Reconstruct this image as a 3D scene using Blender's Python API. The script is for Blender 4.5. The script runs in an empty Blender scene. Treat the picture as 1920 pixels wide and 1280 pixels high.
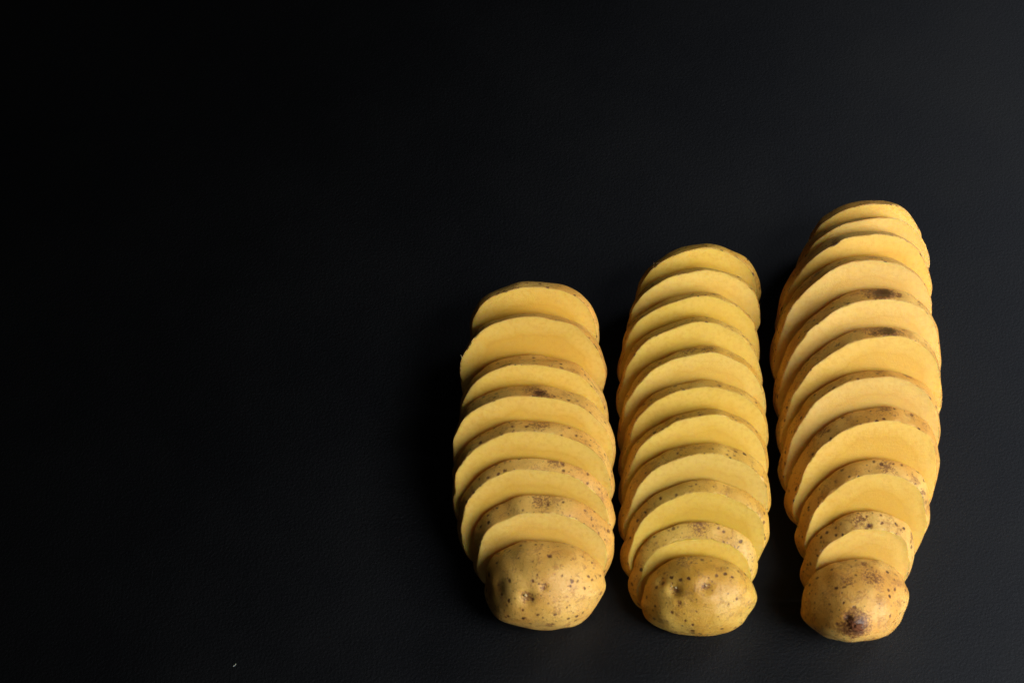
import bpy, math, random
import numpy as np
from mathutils import Matrix, Vector

# ------------------------------------------------------------------ camera, world, light, exposure
scene = bpy.context.scene
COL = scene.collection
MM = 0.001
ELEV, DIST = math.radians(60), 0.550
cam_data = bpy.data.cameras.new('camera')
cam_data.sensor_width = 36.0
cam_data.lens = 60.0
cam_data.clip_start = 0.01
cam_data.clip_end = 20.0
cam_data.dof.use_dof = True
cam_data.dof.focus_distance = 0.535
cam_data.dof.aperture_fstop = 18.0
cam = bpy.data.objects.new('camera', cam_data)
COL.objects.link(cam)
cam.location = (0, -DIST * math.cos(ELEV), DIST * math.sin(ELEV))
cam.rotation_euler = (math.pi / 2 - ELEV, 0, 0)
scene.camera = cam

world = bpy.data.worlds.new('World')
scene.world = world
world.use_nodes = True
world.node_tree.nodes['Background'].inputs[0].default_value = (1.0, 0.90, 0.82, 1)
world.node_tree.nodes['Background'].inputs[1].default_value = 0.012

def area_lamp(name, loc, target, size, power, color, spread):
    d = bpy.data.lights.new(name, 'AREA')
    d.shape = 'RECTANGLE'
    d.size, d.size_y = size
    d.energy = power
    d.color = color
    d.spread = math.radians(spread)
    o = bpy.data.objects.new(name, d)
    COL.objects.link(o)
    o.location = loc
    o.rotation_euler = (Vector(target) - Vector(loc)).to_track_quat('-Z', 'Y').to_euler()
    return o
# one softbox standing at the right of the board, slightly behind it
area_lamp('softbox_lamp', (0.84, -0.22, 0.55), (0.18, 0.36, 0.0), (1.0, 0.80), 6.3, (1.0, 0.965, 0.91), 70)
# weak lamp added at the back right to brighten the table's right edge
area_lamp('added_back_lamp', (0.74, 0.42, 0.56), (0.24, 0.04, 0.0), (0.40, 0.25), 0.11, (1.0, 0.98, 0.96), 38)

vs = scene.view_settings
vs.view_transform = 'Standard'
vs.look = 'None'
vs.exposure = 0.0
vs.gamma = 1.0
vs.use_curve_mapping = False
scene.render.engine = 'CYCLES'

# ------------------------------------------------------------------ node helpers
class Nodes:
    def __init__(self, name):
        self.mat = bpy.data.materials.new(name)
        self.mat.use_nodes = True
        self.t = self.mat.node_tree
        self.b = self.t.nodes['Principled BSDF']
    def n(self, kind, **kw):
        nd = self.t.nodes.new(kind)
        for k, v in kw.items():
            setattr(nd, k, v)
        return nd
    def link(self, a, b):
        self.t.links.new(a, b)
    def put(self, sock, v):
        if hasattr(v, 'is_linked'):
            self.link(v, sock)
        else:
            sock.default_value = v
    def attr(self, name):
        return self.n('ShaderNodeAttribute', attribute_name=name)
    def noise(self, vec, scale, detail=4, rough=0.55, dist=0.0):
        nd = self.n('ShaderNodeTexNoise')
        self.link(vec, nd.inputs['Vector'])
        nd.inputs['Scale'].default_value = scale
        nd.inputs['Detail'].default_value = detail
        nd.inputs['Roughness'].default_value = rough
        nd.inputs['Distortion'].default_value = dist
        return nd.outputs['Fac']
    def voronoi(self, vec, scale, rnd=1.0):
        nd = self.n('ShaderNodeTexVoronoi')
        self.link(vec, nd.inputs['Vector'])
        nd.inputs['Scale'].default_value = scale
        nd.inputs['Randomness'].default_value = rnd
        return nd.outputs['Distance'], nd.outputs['Color']
    def math(self, op, a, b=0.0, clamp=False):
        nd = self.n('ShaderNodeMath', operation=op, use_clamp=clamp)
        self.put(nd.inputs[0], a)
        self.put(nd.inputs[1], b)
        return nd.outputs[0]
    def ramp(self, v, lo, hi, a=0.0, b=1.0):
        nd = self.n('ShaderNodeMapRange', interpolation_type='SMOOTHSTEP')
        self.put(nd.inputs['Value'], v)
        self.put(nd.inputs['From Min'], lo)
        self.put(nd.inputs['From Max'], hi)
        self.put(nd.inputs['To Min'], a)
        self.put(nd.inputs['To Max'], b)
        return nd.outputs['Result']
    def mix(self, f, a, b):
        nd = self.n('ShaderNodeMix', data_type='RGBA')
        self.put(nd.inputs[0], f)
        self.put(nd.inputs[6], a)
        self.put(nd.inputs[7], b)
        return nd.outputs[2]
    def sep(self, col):
        nd = self.n('ShaderNodeSeparateColor')
        self.link(col, nd.inputs[0])
        return nd.outputs
    def scalevec(self, vec, s, add=(0, 0, 0)):
        nd = self.n('ShaderNodeMapping')
        self.link(vec, nd.inputs['Vector'])
        nd.inputs['Scale'].default_value = s
        nd.inputs['Location'].default_value = add
        return nd.outputs[0]
    def bump(self, height, strength, dist, normal=None):
        nd = self.n('ShaderNodeBump')
        nd.inputs['Strength'].default_value = strength
        nd.inputs['Distance'].default_value = dist
        self.link(height, nd.inputs['Height'])
        if normal is not None:
            self.link(normal, nd.inputs['Normal'])
        return nd.outputs[0]
    def set(self, **kw):
        for k, v in kw.items():
            self.put(self.b.inputs[k.replace('_', ' ')], v)

def rgba(c):
    return (c[0], c[1], c[2], 1.0)

# ------------------------------------------------------------------ materials
def table_material():
    m = Nodes('black_board')
    tc = m.n('ShaderNodeTexCoord').outputs['Object']
    fine = m.noise(tc, 1200, 3, 0.6)
    mid = m.noise(tc, 260, 3, 0.5)
    big = m.noise(tc, 14, 4, 0.6)
    h = m.math('ADD', fine, m.math('MULTIPLY', mid, 0.35))
    nb = m.bump(h, 0.65, 0.00011)
    dif = m.n('ShaderNodeBsdfDiffuse')
    dif.inputs['Color'].default_value = (0.0006, 0.0007, 0.0008, 1)
    glo = m.n('ShaderNodeBsdfAnisotropic', distribution='BECKMANN')
    m.put(glo.inputs['Color'], m.mix(m.ramp(big, 0.3, 0.7), rgba((0.74, 0.82, 1.0)), rgba((0.80, 0.87, 1.0))))
    m.put(glo.inputs['Roughness'], m.ramp(big, 0.3, 0.7, 0.57, 0.595))
    m.link(nb, glo.inputs['Normal'])
    fr = m.n('ShaderNodeFresnel')
    fr.inputs['IOR'].default_value = 1.46
    mx = m.n('ShaderNodeMixShader')
    m.link(fr.outputs[0], mx.inputs[0])
    m.link(dif.outputs[0], mx.inputs[1])
    m.link(glo.outputs[0], mx.inputs[2])
    m.link(mx.outputs[0], m.t.nodes['Material Output'].inputs['Surface'])
    m.t.nodes.remove(m.b)
    return m.mat

def flesh_material(name, warm, pale, core):
    m = Nodes(name)
    p = m.attr('tuber_mm').outputs['Vector']
    edge = m.attr('rim_mm').outputs['Fac']
    big = m.noise(p, 0.16, 3, 0.55)
    mot = m.noise(p, 0.75, 4, 0.6)
    grain = m.noise(p, 5.0, 2, 0.6)
    # cortex paler towards the skin, a faint ring, then the deeper-coloured core
    e2 = m.math('ADD', edge, m.math('MULTIPLY', m.math('SUBTRACT', big, 0.5), 5.0))
    c = m.mix(m.ramp(e2, 1.0, 6.5), rgba(pale), rgba(warm))
    c = m.mix(m.ramp(e2, 7.0, 13.0, 0.0, 0.7), c, rgba(core))
    ring = m.math('SUBTRACT', 1.0, m.math('ABSOLUTE', m.math('MULTIPLY', m.math('SUBTRACT', e2, 5.2), 1.6)), True)
    c = m.mix(m.math('MULTIPLY', ring, 0.30), c, rgba((warm[0] * 0.86, warm[1] * 0.74, warm[2] * 0.55)))
    c = m.mix(m.ramp(mot, 0.40, 0.74, 0.0, 0.50), c, rgba((warm[0] * 0.93, warm[1] * 0.84, warm[2] * 0.7)))
    c = m.mix(m.ramp(grain, 0.35, 0.75, 0.0, 0.20), c, rgba((min(1, pale[0] * 1.06), pale[1] * 1.06, pale[2] * 1.3)))
    # starch streaks left by the knife
    kn = m.noise(m.scalevec(p, (0.25, 2.6, 0.3)), 1.0, 3, 0.6)
    c = m.mix(m.ramp(kn, 0.55, 0.8, 0.0, 0.16), c, rgba((pale[0], pale[1] * 1.03, pale[2] * 1.35)))
    rnd = m.n('ShaderNodeObjectInfo').outputs['Random']
    hsv = m.n('ShaderNodeHueSaturation')
    m.put(hsv.inputs['Hue'], m.ramp(rnd, 0.0, 1.0, 0.499, 0.501))
    m.put(hsv.inputs['Saturation'], m.ramp(m.math('FRACT', m.math('MULTIPLY', rnd, 7.3)), 0.0, 1.0, 0.965, 1.03))
    m.put(hsv.inputs['Value'], m.ramp(m.math('FRACT', m.math('MULTIPLY', rnd, 13.7)), 0.0, 1.0, 0.965, 1.035))
    m.link(c, hsv.inputs['Color'])
    c = hsv.outputs[0]
    m.b.inputs['Coat Weight'].default_value = 0.16
    m.b.inputs['Coat Roughness'].default_value = 0.22
    m.set(Coat_Normal=m.bump(m.noise(p, 1.5, 3, 0.6), 1.0, 0.0009))
    m.set(Base_Color=c, Roughness=m.ramp(mot, 0.3, 0.75, 0.30, 0.50))
    m.b.inputs['Subsurface Weight'].default_value = 0.9
    m.b.inputs['Subsurface Radius'].default_value = (1.0, 0.60, 0.20)
    m.set(Subsurface_Scale=m.ramp(edge, 0.0, 5.0, 0.0009, 0.0042))
    m.b.inputs['Specular IOR Level'].default_value = 0.32
    nb = m.bump(m.math('ADD', m.math('MULTIPLY', m.noise(p, 1.3, 5, 0.65), 2.0), grain), 0.30, 0.00011)
    nb = m.bump(kn, 0.25, 0.00012, nb)
    m.set(Normal=nb)
    return m.mat

def skin_material(name, light, base, russet, shift):
    m = Nodes(name)
    p0 = m.attr('tuber_mm').outputs['Vector']
    p = m.scalevec(p0, (1, 1, 1), shift)
    mark = m.attr('scar').outputs['Fac']
    big = m.noise(p, 0.075, 3, 0.55)
    mid = m.noise(p, 0.31, 5, 0.65, 0.5)
    fine = m.noise(p, 1.5, 4, 0.65)
    tiny = m.noise(p, 4.5, 3, 0.6)
    c = m.mix(m.ramp(big, 0.32, 0.68), rgba(base), rgba(light))
    c = m.mix(m.ramp(fine, 0.45, 0.75, 0.0, 0.4), c, rgba((base[0] * 0.80, base[1] * 0.72, base[2] * 0.6)))
    # scuffed russet patches, broken up by the fine grain
    patch = m.math('ADD', mid, m.math('MULTIPLY', m.math('SUBTRACT', fine, 0.5), 0.35))
    pm = m.ramp(patch, 0.51, 0.68)
    c = m.mix(m.math('MULTIPLY', pm, 0.50), c, rgba(russet))
    stip = m.ramp(m.noise(p, 2.6, 5, 0.72), 0.57, 0.645)
    near = m.ramp(patch, 0.40, 0.56)
    c = m.mix(m.math('MULTIPLY', m.math('MULTIPLY', stip, near), 0.7), c, rgba((russet[0] * 0.55, russet[1] * 0.48, russet[2] * 0.45)))
    # pale flaking scratches
    sc = m.noise(m.scalevec(p, (0.35, 0.5, 2.4)), 0.9, 4, 0.65, 0.6)
    c = m.mix(m.ramp(sc, 0.62, 0.72, 0.0, 0.35), c, rgba((min(1, light[0] * 1.12), light[1] * 1.16, light[2] * 1.3)))
    # lenticels of two sizes
    warp = m.n('ShaderNodeVectorMath', operation='ADD')
    wn = m.n('ShaderNodeTexNoise')
    m.link(p, wn.inputs['Vector'])
    wn.inputs['Scale'].default_value = 0.9
    wsc = m.n('ShaderNodeVectorMath', operation='SCALE')
    m.link(wn.outputs['Color'], wsc.inputs[0])
    wsc.inputs['Scale'].default_value = 0.9
    m.link(p, warp.inputs[0])
    m.link(wsc.outputs[0], warp.inputs[1])
    pw = warp.outputs[0]
    d1, k1 = m.voronoi(pw, 0.46)
    r1 = m.sep(k1)
    size1 = m.ramp(r1[0], 0.12, 1.0, 0.08, 0.27)
    rag = m.math('MULTIPLY', m.math('SUBTRACT', tiny, 0.5), 0.07)
    l1 = m.ramp(m.math('SUBTRACT', m.math('ADD', d1, rag), size1), -0.05, 0.025, 1.0, 0.0)
    d2, k2 = m.voronoi(pw, 0.85)
    r2 = m.sep(k2)
    size2 = m.ramp(r2[1], 0.45, 1.0, -0.05, 0.25)
    l2 = m.ramp(m.math('SUBTRACT', m.math('ADD', d2, rag), size2), -0.05, 0.04, 1.0, 0.0)
    halo = m.ramp(m.math('SUBTRACT', d1, size1), 0.0, 0.16, 0.35, 0.0)
    c = m.mix(halo, c, rgba(russet))
    c = m.mix(m.math('MULTIPLY', l2, 0.7), c, rgba((0.13, 0.062, 0.022)))
    c = m.mix(m.math('MULTIPLY', l1, m.ramp(r1[2], 0.0, 1.0, 0.65, 0.96)), c, rgba((0.075, 0.028, 0.010)))
    # eyes and scars: brown, darker in the middle, ragged
    mk = m.math('ADD', mark, m.math('MULTIPLY', m.math('MULTIPLY', m.math('SUBTRACT', m.noise(p, 1.3, 5, 0.75), 0.5), 2.6), m.ramp(mark, 0.02, 0.3)))
    c = m.mix(m.ramp(mk, 0.18, 0.5, 0.0, 0.85), c, rgba((0.21, 0.088, 0.030)))
    c = m.mix(m.ramp(mk, 0.55, 0.9, 0.0, 0.95), c, rgba((0.062, 0.020, 0.008)))
    m.set(Base_Color=c, Roughness=m.ramp(fine, 0.3, 0.75, 0.36, 0.54))
    m.b.inputs['Specular IOR Level'].default_value = 0.5
    m.b.inputs['Subsurface Weight'].default_value = 0.30
    m.b.inputs['Subsurface Radius'].default_value = (1.0, 0.55, 0.2)
    m.b.inputs['Subsurface Scale'].default_value = 0.0012
    h = m.math('ADD', m.math('MULTIPLY', fine, 1.0), m.math('MULTIPLY', tiny, 0.5))
    h = m.math('SUBTRACT', h, m.math('MULTIPLY', l1, 0.8))
    h = m.math('ADD', h, m.math('MULTIPLY', m.ramp(sc, 0.58, 0.72), 0.35))
    h = m.math('ADD', h, m.math('MULTIPLY', pm, 0.3))
    m.set(Normal=m.bump(h, 0.6, 0.00022))
    return m.mat

def plain_material(name, col, rough, sss=0.0, noise=250):
    m = Nodes(name)
    tc = m.n('ShaderNodeTexCoord').outputs['Object']
    f = m.noise(tc, noise, 4, 0.6)
    c = m.mix(m.ramp(f, 0.3, 0.7), rgba([x * 0.7 for x in col]), rgba(col))
    m.set(Base_Color=c, Roughness=rough)
    m.b.inputs['Subsurface Weight'].default_value = sss
    m.b.inputs['Specular IOR Level'].default_value = 0.25
    m.b.inputs['Subsurface Scale'].default_value = 0.0006
    m.set(Normal=m.bump(f, 0.5, 0.0003))
    return m.mat

M_TABLE = table_material()
FLESH = {
    1: flesh_material('yellow_flesh', (0.69, 0.425, 0.066), (0.78, 0.545, 0.130), (0.67, 0.385, 0.050)),
    2: flesh_material('greenish_yellow_flesh', (0.67, 0.435, 0.062), (0.76, 0.550, 0.125), (0.65, 0.400, 0.047)),
    3: flesh_material('deep_yellow_flesh', (0.69, 0.430, 0.076), (0.78, 0.540, 0.138), (0.67, 0.390, 0.060)),
}
SKIN = {
    1: skin_material('tan_skin', (0.80, 0.480, 0.118), (0.68, 0.342, 0.062), (0.33, 0.145, 0.046), (11.0, 5.0, 3.0)),
    2: skin_material('olive_tan_skin', (0.73, 0.455, 0.092), (0.61, 0.322, 0.042), (0.28, 0.140, 0.036), (71.0, 25.0, 43.0)),
    3: skin_material('sandy_skin', (0.81, 0.490, 0.130), (0.68, 0.335, 0.060), (0.32, 0.138, 0.044), (131.0, 65.0, 3.0)),
}
M_BUD = plain_material('dried_bud', (0.62, 0.48, 0.24), 0.55, 0.2, 900)
M_SCAR = plain_material('stem_scar', (0.15, 0.050, 0.016), 0.8, 0.0, 700)
M_SHRED = plain_material('skin_shred', (0.72, 0.52, 0.28), 0.5, 0.3, 900)
M_CRUMB = plain_material('dry_crumb', (0.62, 0.60, 0.56), 0.6, 0.2, 900)

# ------------------------------------------------------------------ object helpers
def tag(o, **kw):
    for k, v in kw.items():
        o[k] = v
    return o

def mesh_object(name, verts, faces, mat, parent=None, attrs=None, sharp=None):
    me = bpy.data.meshes.new(name)
    me.from_pydata([tuple(v) for v in np.asarray(verts) * MM], [], faces)
    me.update()
    for an, val in (attrs or {}).items():
        val = np.asarray(val, dtype=np.float32)
        if val.ndim == 2:
            a = me.attributes.new(an, 'FLOAT_VECTOR', 'POINT')
            a.data.foreach_set('vector', val.ravel())
        else:
            a = me.attributes.new(an, 'FLOAT', 'POINT')
            a.data.foreach_set('value', val)
    me.materials.append(mat)
    me.polygons.foreach_set('use_smooth', [True] * len(me.polygons))
    if sharp:
        me.set_sharp_from_angle(angle=math.radians(sharp))
    o = bpy.data.objects.new(name, me)
    COL.objects.link(o)
    o.parent = parent
    return o

# ------------------------------------------------------------------ the black board
def table():
    X, Y, T, B = 600.0, 450.0, 18.0, 1.5
    prof = [(0, 0), (B, B)]
    v, f = [], []
    for inset, z in ((B, 0.0), (0, -B), (0, -T + B), (B, -T)):
        for sx, sy in ((-1, -1), (1, -1), (1, 1), (-1, 1)):
            v.append((sx * (X - inset), sy * (Y - inset), z))
    for k in range(3):
        for i in range(4):
            j = (i + 1) % 4
            f.append((k * 4 + j, k * 4 + i, k * 4 + 4 + i, k * 4 + 4 + j))
    f.append((0, 1, 2, 3))
    f.append((15, 14, 13, 12))
    o = mesh_object('table_top', v, f, M_TABLE, sharp=20)
    tag(o, kind='structure', label='matt black table top under the sliced potatoes')
table()

# ------------------------------------------------------------------ the potatoes
LEAN = math.radians(45)        # the slices lean back on one another at this angle
# per slice, back to front, in mm: x, y where its back foot stands; width; height to width; how much its
# front rim is lower at the top and narrower at the sides than its back rim
POTATOES = {
 1: dict(yaw=-4, shear=0.02, heel=16.0, apex=(-1.0, 1.0), sl=[
  (6.53, -13.64, 39.53, 0.8, -1.42, 0.0), (5.91, -28.62, 44.53, 0.8, -1.16, 0.0), (6.0, -44.34, 45.3, 0.8, 0.52, 0.0),
  (5.68, -58.72, 49.11, 0.82, 1.23, 0.35), (5.4, -71.03, 49.23, 0.82, 1.61, 1.0), (5.99, -80.72, 46.65, 0.82, 2.61, 1.64),
  (8.3, -87.74, 42.22, 0.8, 4.1, 2.28), (8.69, -96.66, 35.36, 0.8, 1.0, 0.0)]),
 2: dict(yaw=-2, shear=0.17, heel=13.0, apex=(0.0, 1.5), sl=[
  (58.38, 2.59, 38.24, 0.76, -0.94, 0.0), (56.56, -9.44, 40.95, 0.8, -1.13, 0.0), (54.72, -22.43, 42.71, 0.85, -0.11, 0.0),
  (54.03, -34.08, 42.9, 0.9, 0.17, 0.0), (54.38, -45.27, 43.64, 0.9, 0.32, 0.23), (54.42, -55.8, 43.87, 0.88, 0.36, 0.68),
  (54.21, -65.57, 43.62, 0.88, 0.0, 1.12), (53.94, -75.27, 43.68, 0.86, 1.28, 1.58), (53.37, -86.13, 42.26, 0.86, 2.48, 2.03),
  (52.37, -93.79, 36.91, 0.84, 4.4, 2.48), (53.86, -99.2, 32.61, 0.79, 1.0, 0.0)]),
 3: dict(yaw=-2, shear=0.22, heel=20.0, apex=(-3.2, -1.2), sl=[
  (113.04, 22.54, 35.83, 0.74, -1.53, 0.0), (110.4, 8.12, 40.6, 0.849, -1.61, 0.0), (107.1, -7.51, 45.8, 0.942, -0.3, 0.0),
  (104.73, -20.75, 46.59, 1.0, -0.49, 0.0), (105.59, -35.63, 47.59, 1.04, 1.41, 0.23), (105.12, -48.38, 46.98, 1.04, 1.3, 0.68),
  (104.13, -59.71, 45.81, 1.0, 0.76, 1.12), (104.5, -68.94, 43.3, 0.986, 2.17, 1.58), (103.7, -79.94, 38.2, 0.973, 3.08, 2.03),
  (101.3, -89.48, 32.1, 0.944, 3.65, 2.48), (99.7, -98.58, 30.6, 0.8, 1.0, 0.0)]),
}
SKIN_T = 0.26     # skin thickness
GAP = 0.04        # air between neighbouring cut faces

def basis(yaw):
    y = math.radians(yaw)
    c, s = math.cos(y), math.sin(y)
    ca, sa = math.cos(LEAN), math.sin(LEAN)
    sv = np.array([c, s, 0.0])
    uv = np.array([-s * sa, c * sa, ca])
    nv = np.array([s * ca, -c * ca, sa])
    return sv, uv, nv

def wobble(pid, phi, axial, amp=1.0):
    """low, smooth lumpiness of the whole tuber: mm outward for an angle and a place along its axis"""
    r = np.zeros_like(phi)
    rs = np.random.RandomState(40 + pid)
    for k, a in ((2, 0.16), (3, 0.18), (4, 0.15), (5, 0.13), (7, 0.10), (9, 0.07), (13, 0.05), (19, 0.03)):
        w = rs.uniform(20, 45)
        r = r + a * np.sin(k * phi + rs.uniform(0, 6.28) + 1.4 * np.sin(axial / w + rs.uniform(0, 6.28)))
    return amp * r

def lumps(pid, pts):
    """small uneven bumps of the skin, mm"""
    rs = np.random.RandomState(90 + pid)
    r = np.zeros(pts.shape[:-1])
    for k in range(26):
        d = rs.normal(size=3)
        d /= np.linalg.norm(d)
        lam = rs.uniform(3.5, 13.0)
        r = r + 0.0042 * lam * np.sin(pts @ d * (6.283 / lam) + rs.uniform(0, 6.28))
    return r

class Piece:
    """one cut piece; rows(phi, w) gives its outer surface in its own frame: across, up the face, along the axis"""
    def __init__(self, pid, i):
        P = POTATOES[pid]
        self.pid, self.i, self.n = pid, i, len(P['sl'])
        x, q, W, rho, iT, iR = P['sl'][i]
        iL = iR
        self.sv, self.uv, self.nv = basis(P['yaw'])
        self.org = np.array([x, q, 0.0])
        self.iL, self.iR, self.W = iL, iR, W
        H = rho * W
        self.shear = P['shear'] * (0.25 if i == self.n - 1 else 1.0)
        self.kind = 'front' if i == self.n - 1 else ('rear' if i == 0 else 'slice')
        base = np.array([P['sl'][0][0], P['sl'][0][1], 0.0])
        self.axial = float(self.nv @ (self.org - base))
        self.rear = (0.0, W / 2, 0.0, H)
        if self.kind != 'front':
            x2, q2 = P['sl'][i + 1][:2]
            self.t = float(self.nv @ (np.array([x2, q2, 0.0]) - self.org))
            self.front = ((iL - iR) / 2, (W - iL - iR) / 2, iR * 0.7, H - iT)
        else:
            self.t = P['heel']
            self.apex = P['apex']
        self.rs = np.random.RandomState(1000 * pid + i)
        self.crevice = self.rs.uniform(1.1, 1.8)
        self.fuller = 0.3 if self.kind == 'front' else 0.5
        self.own = [(k, a, self.rs.uniform(0, 6.28)) for k, a in ((2, 0.16), (3, 0.16), (4, 0.10), (6, 0.07), (11, 0.04))]
        self.slice_amp = self.rs.uniform(0.7, 1.25)
        self.dents = []      # (point, radius, depth, scar strength, scar radius)

    def section(self, par, phi, axial, scale=1.0, centre=(0, 0)):
        s0, a, v0, v1 = par
        c, s = np.cos(phi), np.sin(phi)
        # round above, fuller and steeper-sided in the lower half
        low = np.clip(0.15 - s, 0, 1)
        p = 2.0 + self.fuller * np.minimum(1.0, low * 1.6)
        r = (np.abs(c) ** p + np.abs(s) ** p) ** (-1.0 / p)
        X = c * r * a
        V = s * r * (v1 - v0) / 2
        rr = np.sqrt(X * X + V * V) + 1e-6
        own = sum(a * np.sin(k * phi + p) for k, a, p in self.own)
        g = 1 + (wobble(self.pid, phi, axial, self.slice_amp) + own - 0.15) / rr * min(1.0, scale + 0.1) * (np.abs(rr) / (rr.mean()))
        X, V = X * g * scale, V * g * scale
        X = X + self.shear * V + s0 + centre[0]
        V = V + (v0 + v1) / 2 + centre[1]
        return X, V

    def raw(self, phi, w):
        """w in 0..1 from the back cut (or back tip) to the front cut (or front tip)"""
        P = self
        if P.kind == 'slice':
            k = w
            b = 0.30 * math.sin(math.pi * k) - 0.26 * max(0.0, 1 - k / 0.16) ** 2
            gap = GAP + P.crevice * np.clip(0.5 + 0.5 * np.sin(phi), 0, 1) ** 2
            d = GAP + (P.t - GAP) * k
            def sect(iL):
                fr = ((iL - P.iR) / 2, (P.W - iL - P.iR) / 2, P.front[2], P.front[3])
                par = tuple(P.rear[j] * (1 - k) + fr[j] * k for j in range(4))
                return P.section((par[0], par[1] + b, par[2] - 0.2 * b, par[3] + b), phi, P.axial + d)
            X, V = sect(P.iL)
            return np.stack([X, V, gap + (P.t - gap) * k], -1)
        if P.kind == 'front':
            psi = w * math.pi / 2
            f = max(math.cos(psi), 0.0) ** (1.15 if P.pid == 3 else 0.92)
            tau = math.sin(psi) ** 1.08
            b = 0.7 * math.sin(math.pi * min(1, tau * 1.2)) * (1 - tau)
            d = GAP + (P.t - GAP) * tau
            gap = P.crevice * np.clip(0.5 + 0.5 * np.sin(phi), 0, 1) ** 2 * (1 - tau) ** 2
            b -= 0.38 * max(0.0, 1 - w / 0.07) ** 2
            par = (P.rear[0], P.rear[1] + b, P.rear[2], P.rear[3] + 0.6 * b)
            X, V = P.section(par, phi, P.axial + d, f, (P.apex[0] * tau, P.apex[1] * tau))
            return np.stack([X, V, d + gap], -1)
        # rear end piece: rounded tip behind, cut face in front
        psi = (1 - w) * math.pi / 2
        f = max(math.cos(psi), 0.0) ** 0.75
        tau = math.sin(psi)
        L = P.t + 6.0
        d = P.t - L * tau
        b = (0.4 if P.pid == 3 else 1.6) * math.sin(math.pi * min(1, tau * 1.5)) * (1 - tau)
        par = (P.front[0] + 0.5 * b * (P.pid == 2), P.front[1] + b, P.front[2], P.front[3] + {1: 0.1, 2: 0.15, 3: -0.6}[P.pid] * b)
        X, V = P.section(par, phi, P.axial + d, f, (0.0, 2.5 * tau))
        return np.stack([X, V, np.full_like(phi, d)], -1)

    def grid(self, nphi, nw):
        phi = np.linspace(0, 2 * math.pi, nphi, endpoint=False)
        if self.kind == 'slice':
            ws = np.linspace(0, 1, nw)
        elif self.kind == 'front':
            ws = np.linspace(0, 0.985, nw)
        else:
            ws = np.linspace(0.02, 1, nw)
        G = np.stack([self.raw(phi, w) for w in ws])          # nw, nphi, 3
        # fine unevenness of the skin
        ax = G[..., 2] + self.axial
        fine = lumps(self.pid, self.tuber(G))
        N = self.normals(G)
        G = G + N * fine[..., None]
        if self.kind == 'slice':        # ragged, nicked cut edge of the skin
            q = np.random.RandomState(7 * self.i + self.pid)
            nick = np.abs(np.convolve(q.normal(size=nphi + 4), np.ones(5) / 5, 'valid'))
            nick = np.where(nick > 0.55, nick * 0.5, nick * 0.12)
            G[-1, :, 2] -= nick * 0.5
            G[-1] -= N[-1] * (nick * 0.22)[:, None]
        scar = np.zeros(ax.shape)
        for (pt, rad, dep, sc, srad) in self.dents:
            dist = np.linalg.norm(G - np.array(pt), axis=-1)
            k = np.exp(-(dist / rad) ** 2)
            lip = np.exp(-((dist - 1.35 * rad) / (0.6 * rad)) ** 2)
            G = G + N * (-dep * k + 0.08 * dep * lip)[..., None]
            scar = np.maximum(scar, sc * np.exp(-(dist / srad) ** 2))
        # nothing may sink into the table
        z = G[..., 1] * self.uv[2] + G[..., 2] * self.nv[2]
        low = np.minimum(z - 0.15, 0)
        G[..., 1] -= low / self.uv[2]
        return G, scar

    def normals(self, G):
        du = np.roll(G, -1, 1) - np.roll(G, 1, 1)
        dw = np.gradient(G, axis=0)
        N = np.cross(du, dw)
        N /= (np.linalg.norm(N, axis=-1, keepdims=True) + 1e-9)
        return N

    def tuber(self, G):
        c = np.array([0, -self.rear[3] / 2, self.axial]) 
        return G + c

def quads(r0, r1, n):
    return [(r0 + j, r0 + (j + 1) % n, r1 + (j + 1) % n, r1 + j) for j in range(n)]

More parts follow.
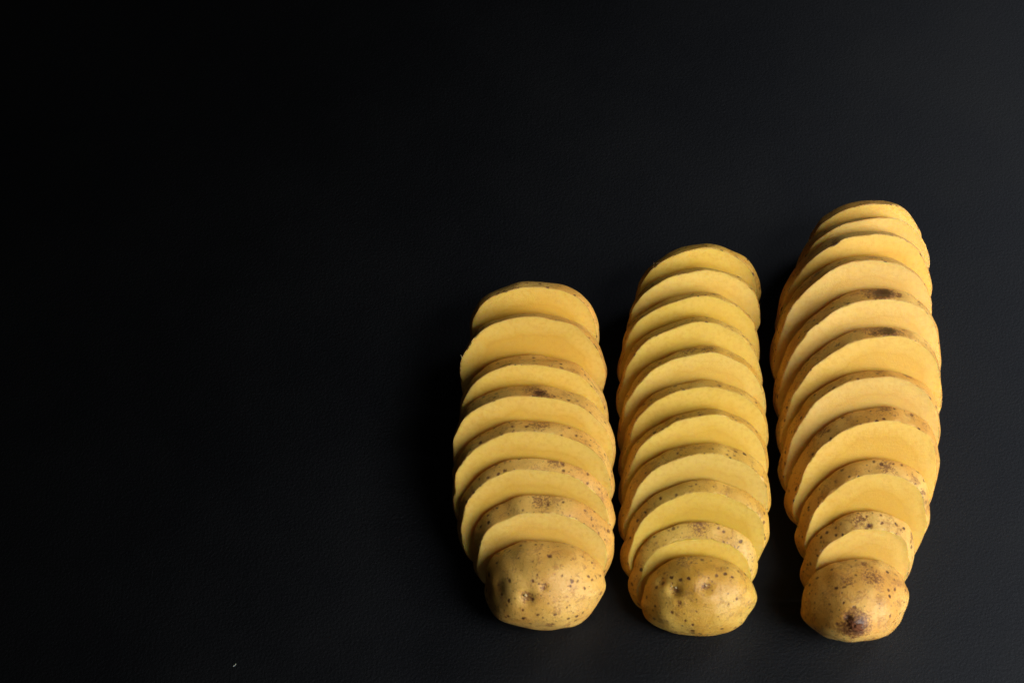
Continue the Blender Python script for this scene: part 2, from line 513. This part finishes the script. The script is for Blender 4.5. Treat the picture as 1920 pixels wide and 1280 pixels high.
def build_piece(pc, label, group, category, name):
    root = bpy.data.objects.new(name, None)
    root.empty_display_size = 0.01
    COL.objects.link(root)
    R = np.stack([pc.sv, pc.uv, pc.nv], 1)
    root.matrix_world = Matrix.LocRotScale(Vector(pc.org * MM), Matrix(R.tolist()).to_quaternion(), None)
    tag(root, label=label, category=category, group=group)
    nphi = 220
    nw = 14 if pc.kind == 'slice' else 56
    G, scar = pc.grid(nphi, nw)
    N = pc.normals(G)
    I = G - N * SKIN_T
    for arr, off in ((I, 0.03),):
        if pc.kind in ('slice', 'front'):
            arr[0, :, 2] = G[0, :, 2] + 0.0
        if pc.kind in ('slice', 'rear'):
            arr[-1, :, 2] = pc.t
    # ---- skin: a thin closed shell
    v = list(G.reshape(-1, 3)); f = []
    for k in range(nw - 1):
        f += quads(k * nphi, (k + 1) * nphi, nphi)
    base = nw * nphi
    J = I + N * 0.03
    J[0, :, 2] = np.where(pc.kind == 'rear', J[0, :, 2], G[0, :, 2])
    if pc.kind != 'front':
        J[-1, :, 2] = G[-1, :, 2]
    v += list(J.reshape(-1, 3))
    for k in range(nw - 1):
        f += [q[::-1] for q in quads(base + k * nphi, base + (k + 1) * nphi, nphi)]
    sc = np.concatenate([scar.ravel(), scar.ravel()])
    def cap_tip(ring_out, ring_in, sgn):
        nonlocal sc
        for start, flip in ((ring_out, False), (ring_in, True)):
            pts = np.array(v[start:start + nphi])
            ctr = pts.mean(0)
            v.append(ctr)
            sc = np.append(sc, scar.reshape(nw, nphi)[-1 if sgn > 0 else 0].mean())
            c = len(v) - 1
            tri = [(start + j, start + (j + 1) % nphi, c) for j in range(nphi)]
            if (sgn < 0) != flip:
                tri = [t[::-1] for t in tri]
            f.extend(tri)
    if pc.kind in ('slice', 'front'):
        f += [q[::-1] for q in quads(0, base, nphi)]
    else:
        cap_tip(0, base, -1)
    last = (nw - 1) * nphi
    if pc.kind in ('slice', 'rear'):
        f += quads(last, base + last, nphi)
    else:
        cap_tip(last, base + last, 1)
    skin = mesh_object('skin', v, f, SKIN[pc.pid], root, {'tuber_mm': pc.tuber(np.array(v)), 'scar': sc}, sharp=38)
    # ---- flesh: a closed body just inside the skin, with its flat cut faces
    rows = np.arange(0, nw) if pc.kind == 'slice' else np.arange(0, nw, 2)
    if rows[-1] != nw - 1:
        rows = np.append(rows, nw - 1)
    fv = list(I[rows].reshape(-1, 3)); ff = []
    nr = len(rows)
    for k in range(nr - 1):
        ff += quads(k * nphi, (k + 1) * nphi, nphi)
    edge = [0.0] * len(fv)
    def cut_face(start, sgn):
        ring = np.array(fv[start:start + nphi])
        ctr = ring.mean(0)
        prev = start
        size = np.linalg.norm(ring - ctr, axis=1)
        fr = [0.985, 0.965, 0.93, 0.88, 0.82, 0.75, 0.66, 0.55, 0.42, 0.27, 0.12]
        ph = pc.rs.uniform(0, 6.28, 4)
        for q in fr:
            r = ctr + (ring - ctr) * q
            relief = 0.10 * np.sin(r[:, 1] * 0.33 + ph[0]) + 0.07 * np.sin(r[:, 0] * 0.21 + r[:, 1] * 0.12 + ph[1]) + 0.02 * np.sin(r[:, 1] * 1.3 + ph[2])
            swell = 0.22 * (1 - q ** 6)
            r[:, 2] += (sgn > 0) * ((relief - 0.17) * min(1, (1 - q) * 12) * 0.5 + 0.0 * swell) 
            b = len(fv)
            fv.extend(r)
            edge.extend(size * (1 - q))
            qs = quads(prev, b, nphi)
            ff.extend(qs if sgn > 0 else [x[::-1] for x in qs])
            prev = b
        fv.append(np.array([ctr[0], ctr[1], ctr[2]]))
        edge.append(float(size.mean()))
        c = len(fv) - 1
        tri = [(prev + j, prev + (j + 1) % nphi, c) for j in range(nphi)]
        ff.extend(tri if sgn > 0 else [t[::-1] for t in tri])
    def tip(start, sgn):
        pts = np.array(fv[start:start + nphi])
        fv.append(pts.mean(0)); edge.append(0.0)
        c = len(fv) - 1
        tri = [(start + j, start + (j + 1) % nphi, c) for j in range(nphi)]
        ff.extend(tri if sgn > 0 else [t[::-1] for t in tri])
    if pc.kind in ('slice', 'front'):
        cut_face(0, -1)
    else:
        tip(0, -1)
    if pc.kind in ('slice', 'rear'):
        cut_face((nr - 1) * nphi, 1)
    else:
        tip((nr - 1) * nphi, 1)
    mesh_object('flesh', fv, ff, FLESH[pc.pid], root, {'tuber_mm': pc.tuber(np.array(fv)), 'rim_mm': edge}, sharp=38)
    return root, skin

ORD = ['', 'first', 'second', 'third', 'fourth', 'fifth', 'sixth', 'seventh', 'eighth', 'ninth', 'tenth']
WHICH = {1: 'short left potato', 2: 'middle potato', 3: 'long right potato'}
GROUP = {1: 'slices of the short left potato', 2: 'slices of the middle potato', 3: 'slices of the long right potato'}
FRONT_LABEL = {
    1: 'rounded tan skinned front end of the short left potato, with one deep eye',
    2: 'rounded olive tan front end of the middle potato, with two eyes side by side',
    3: 'rounded front end of the long right potato, with a dark brown stem scar'}
REAR_LABEL = {k: 'rearmost end piece of the %s, its cut face uncovered at the top' % WHICH[k] for k in WHICH}

#DENTS
# hollows, eyes and scars: point on the piece, hollow radius, depth, scar strength, scar radius (mm)
DENTS = {
 (1, 3): [((0.76, 38.94, 6.99), 1.5, 0.35, 1.1, 2.3), ((-1.88, 39.43, 4.68), 2, 0.1, 0.5, 3.0)],
 (1, 4): [((1.15, 39.68, 3.67), 3, 0.15, 0.45, 3.5)],
 (1, 5): [((4.63, 37.3, 1.91), 3, 0.1, 0.42, 3), ((7.1, 36.8, 2.39), 1, 0.1, 0.6, 1)],
 (1, 6): [((-1.24, 31.81, 3.31), 3, 0.1, 0.45, 3.6)],
 (1, 7): [((-4.52, 15.67, 15.73), 2.2, 1.1, 0.55, 2.0), ((0.14, 18.96, 15.32), 1.2, 0.35, 0.6, 1.3), ((-12.77, 16.73, 11.17), 2.2, 0.35, 0.35, 1.3), ((2.31, 6.27, 12.64), 0.8, 0.1, 0.5, 1.8), ((1.09, 26.05, 9.02), 0.8, 0.1, 0.9, 0.75)],
 (2, 4): [((-2.24, 38.84, 3.06), 2, 0.1, 0.5, 3.5), ((3.07, 39.96, 4.73), 2, 0.1, 0.45, 3)],
 (2, 7): [((-5.29, 35.78, 2.1), 2, 0.1, 0.42, 3)],
 (2, 9): [((0.81, 30.02, 1.83), 3, 0.1, 0.43, 4)],
 (2, 10): [((-7.76, 18.32, 10.36), 2.0, 1.0, 0.6, 1.5), ((0.96, 20.19, 11.72), 2.2, 0.9, 0.55, 1.5), ((-11.65, 19.2, 6.97), 1.3, 0.5, 0.4, 1.0), ((-6.6, 15.0, 11.87), 1.0, 0.25, 0.55, 1.0), ((-4.56, 25.48, 3.47), 3, 0.1, 0.43, 4)],
 (3, 2): [((-8.17, 40.27, 9.36), 1.5, 0.2, 0.75, 1.8)],
 (3, 3): [((-11.34, 41.32, 3.87), 1.5, 0.3, 0.8, 2.6), ((5.2, 47.01, 5.59), 2, 0.1, 0.5, 2.5)],
 (3, 4): [((4.98, 48.85, 5.43), 1.7, 0.6, 1.5, 3.2), ((2.73, 48.87, 3.83), 1.7, 0.1, 0.7, 4.5)],
 (3, 5): [((5.66, 48.55, 5.24), 1.5, 0.6, 1.45, 2.9), ((2.33, 48.32, 3.06), 2, 0.1, 0.7, 4), ((-8.9, 43.59, 5.44), 1, 0.1, 0.8, 0.8)],
 (3, 6): [((3.9, 45.23, 2.04), 1.5, 0.1, 0.55, 2.4), ((11.93, 44.15, 2.1), 1.5, 0.1, 0.6, 1.9)],
 (3, 7): [((-13.89, 34.99, 2.57), 1.5, 0.1, 0.6, 2.3), ((3.92, 42.57, 2.77), 1.5, 0.1, 0.6, 2)],
 (3, 8): [((4.39, 35.42, 4.92), 1.5, 0.1, 0.5, 2.6), ((15.7, 28.36, 6.81), 1.5, 0.1, 0.6, 1.6)],
 (3, 9): [((1.39, 26.82, 5.68), 0.8, 0.2, 1.05, 0.85), ((-1.2, 27.82, 4.31), 1.2, 0.1, 0.5, 2.5), ((15.37, 22.71, 2.38), 1.3, 0.1, 0.6, 2.2)],
 (3, 10): [((-3.15, 11.13, 19.89), 3.2, -0.8, 0.95, 4.4), ((-5.21, 13.22, 19.33), 1.2, 0.6, 1.0, 1.6), ((0.94, 24.31, 5.31), 1.2, 0.2, 0.6, 1.4), ((2.95, 22.04, 10.01), 3, 0.1, 0.43, 4), ((-4.53, 21.49, 11.32), 3, 0.1, 0.4, 3)],
}
for key, dx, sc in (((3, 4), 4.2, 0.75), ((3, 4), -4.6, 0.6), ((3, 5), -4.4, 0.8), ((3, 5), 3.4, 0.55), ((1, 3), 3.0, 0.6)):
    (px, py, pz) = DENTS[key][0][0]
    DENTS[key].append(((px + dx, py - 0.5, pz + 0.9), 1.0, 0.12, sc, 1.5))
PIECES = {}
for pid, P in POTATOES.items():
    n = len(P['sl'])
    for i in range(n):
        pc = Piece(pid, i)
        pc.dents = DENTS.get((pid, i), [])
        if pc.kind == 'front':
            root, skin = build_piece(pc, FRONT_LABEL[pid], GROUP[pid], 'potato', 'potato_end')
        elif pc.kind == 'rear':
            root, skin = build_piece(pc, REAR_LABEL[pid], GROUP[pid], 'potato', 'potato_end')
        else:
            k = n - 1 - i
            root, skin = build_piece(pc, '%s yellow slice behind the rounded front end of the %s' % (ORD[k], WHICH[pid]), GROUP[pid], 'potato slice', 'potato_slice')
        PIECES[(pid, i)] = (pc, root, skin)

# ------------------------------------------------------------------ small parts on the skin
def frame_at(pc, pt):
    """outward normal of a piece's surface at a point of it, in the piece's own frame"""
    G, _ = pc.grid(160, 40)
    N = pc.normals(G)
    k = np.unravel_index(np.linalg.norm(G - np.array(pt), axis=-1).argmin(), G.shape[:2])
    return G[k], N[k]

def bud(pid, i, pt, size, seed, name, mat, squash=0.7, sink=0.25):
    pc, root, skin = PIECES[(pid, i)]
    p, n = frame_at(pc, pt)
    rs = np.random.RandomState(seed)
    a = np.cross(n, [0.3, 1, 0.2]); a /= np.linalg.norm(a)
    b = np.cross(n, a)
    v, f = [], []
    NU, NV = 16, 9
    ph = rs.uniform(0, 6.28, 8)
    for iv in range(NV):
        th = math.pi * (iv + 0.5) / NV
        for iu in range(NU):
            u = 2 * math.pi * iu / NU
            r = size * (1 + 0.22 * math.sin(3 * u + ph[0] + 2 * th) + 0.16 * math.sin(5 * u + ph[1]) + 0.14 * math.sin(4 * th + 2 * u + ph[2]))
            v.append(p + a * r * math.sin(th) * math.cos(u) + b * r * 0.75 * math.sin(th) * math.sin(u) + n * (r * squash * math.cos(th) - size * sink))
    for iv in range(NV - 1):
        for iu in range(NU):
            j = (iu + 1) % NU
            f.append((iv * NU + iu, (iv + 1) * NU + iu, (iv + 1) * NU + j, iv * NU + j))
    f.append(tuple(range(NU)))
    f.append(tuple(reversed(range((NV - 1) * NU, NV * NU))))
    return mesh_object(name, v, f, mat, skin)

bud(1, 7, (-4.7, 15.9, 15.4), 0.5, 1, 'eye', M_BUD, 1.3, -0.1)
bud(1, 7, (-5.2, 15.0, 15.3), 0.30, 2, 'eye', M_BUD, 1.2)
bud(2, 10, (-7.68, 18.68, 10.14), 0.45, 3, 'eye', M_BUD, 0.9)
bud(2, 10, (-8.5, 18.9, 9.6), 0.30, 4, 'eye', M_BUD, 0.9)
bud(2, 10, (1.03, 20.54, 11.41), 0.40, 5, 'eye', M_BUD, 0.9)
STEM = DENTS[(3, 10)][0][0]
for k, (dx, dy, sz) in enumerate(((0.6, -0.4, 1.6), (-1.2, 0.8, 1.1))):
    o = bud(3, 10, (STEM[0] + dx, STEM[1] + dy, STEM[2]), sz, 20 + k, 'stem_scar', M_SCAR, 0.35, 0.15)

def shred(pid, i, phi, w, length, seed, lift=0.6):
    """a loose curl of peel standing off the cut edge"""
    pc, root, skin = PIECES[(pid, i)]
    p = pc.raw(np.array([math.radians(phi)]), w)[0]
    p, n = frame_at(pc, p)
    rs = np.random.RandomState(seed)
    t = np.array([-math.sin(math.radians(phi)), math.cos(math.radians(phi)), rs.uniform(-0.2, 0.5)])
    t *= rs.choice([-1, 1])
    v, f = [], []
    K = 9
    for k in range(K):
        s = k / (K - 1)
        c = p + t * length * s + n * (lift * length * s * s + 0.06) + np.array([0, 0, 0.25 * math.sin(5 * s + seed)]) * s
        wd = 0.17 * (1 - s) ** 0.6 + 0.03
        for du, dn in ((-1, 0), (0, 0.35), (1, 0), (0, -0.35)):
            v.append(c + np.array([0, 0, 1]) * wd * du + n * wd * dn)
    for k in range(K - 1):
        f += quads(4 * k, 4 * k + 4, 4)
    f += [(3, 2, 1, 0), tuple(4 * (K - 1) + j for j in range(4))]
    mesh_object('peel_shred', v, f, M_SHRED, skin)

for a in ((2, 0, 146, 0.98, 1.6, 1), (2, 0, 138, 0.98, 1.1, 2), (2, 2, 176, 0.99, 1.3, 3), (2, 1, 20, 0.99, 1.2, 8), (3, 9, 152, 0.97, 1.5, 4), (3, 9, 157, 0.9, 1.3, 5),
          (1, 4, 91, 0.98, 0.9, 6), (3, 10, -14, 0.45, 1.2, 7), (1, 1, 168, 0.99, 1.0, 9), (3, 7, 148, 0.6, 1.6, 10)):
    shred(*a)

# ------------------------------------------------------------------ crumbs on the board
def crumb(x, y, parts, label, mat, name='crumb'):
    v, f = [], []
    for (x0, y0, x1, y1, r) in parts:
        b = len(v)
        d = np.array([x1 - x0, y1 - y0, 0.0]); L = np.linalg.norm(d); d /= L
        s = np.array([-d[1], d[0], 0])
        for k in range(5):
            q = k / 4
            rr = r * (0.55 + 0.45 * math.sin(math.pi * min(1, q + 0.12)))
            for j in range(8):
                a = 2 * math.pi * j / 8
                rj = rr * (1 + 0.2 * math.sin(3 * a + k * 1.7))
                v.append(np.array([x0, y0, r * 0.8 + 0.02]) + d * L * q + s * rj * math.cos(a) + np.array([0, 0, 0.75]) * rj * math.sin(a))
        for k in range(4):
            f += quads(b + 8 * k, b + 8 * k + 8, 8)
        f += [tuple(b + j for j in reversed(range(8))), tuple(b + 32 + j for j in range(8))]
    o = mesh_object(name, v, f, mat)
    o.location = (x * MM, y * MM, 0.0)
    tag(o, label=label, category='crumb', group='crumbs on the black table')
crumb(-80.6, -108.6, [(-0.40, -0.22, 0.05, 0.0, 0.10), (0.0, -0.05, 0.38, 0.52, 0.095)], 'tiny pale bent crumb on the black table near the bottom edge', M_CRUMB)
crumb(134.0, -59.2, [(-0.3, 0.1, 0.25, -0.05, 0.10)], 'barely visible speck on the table just right of the long right potato', M_TABLE)
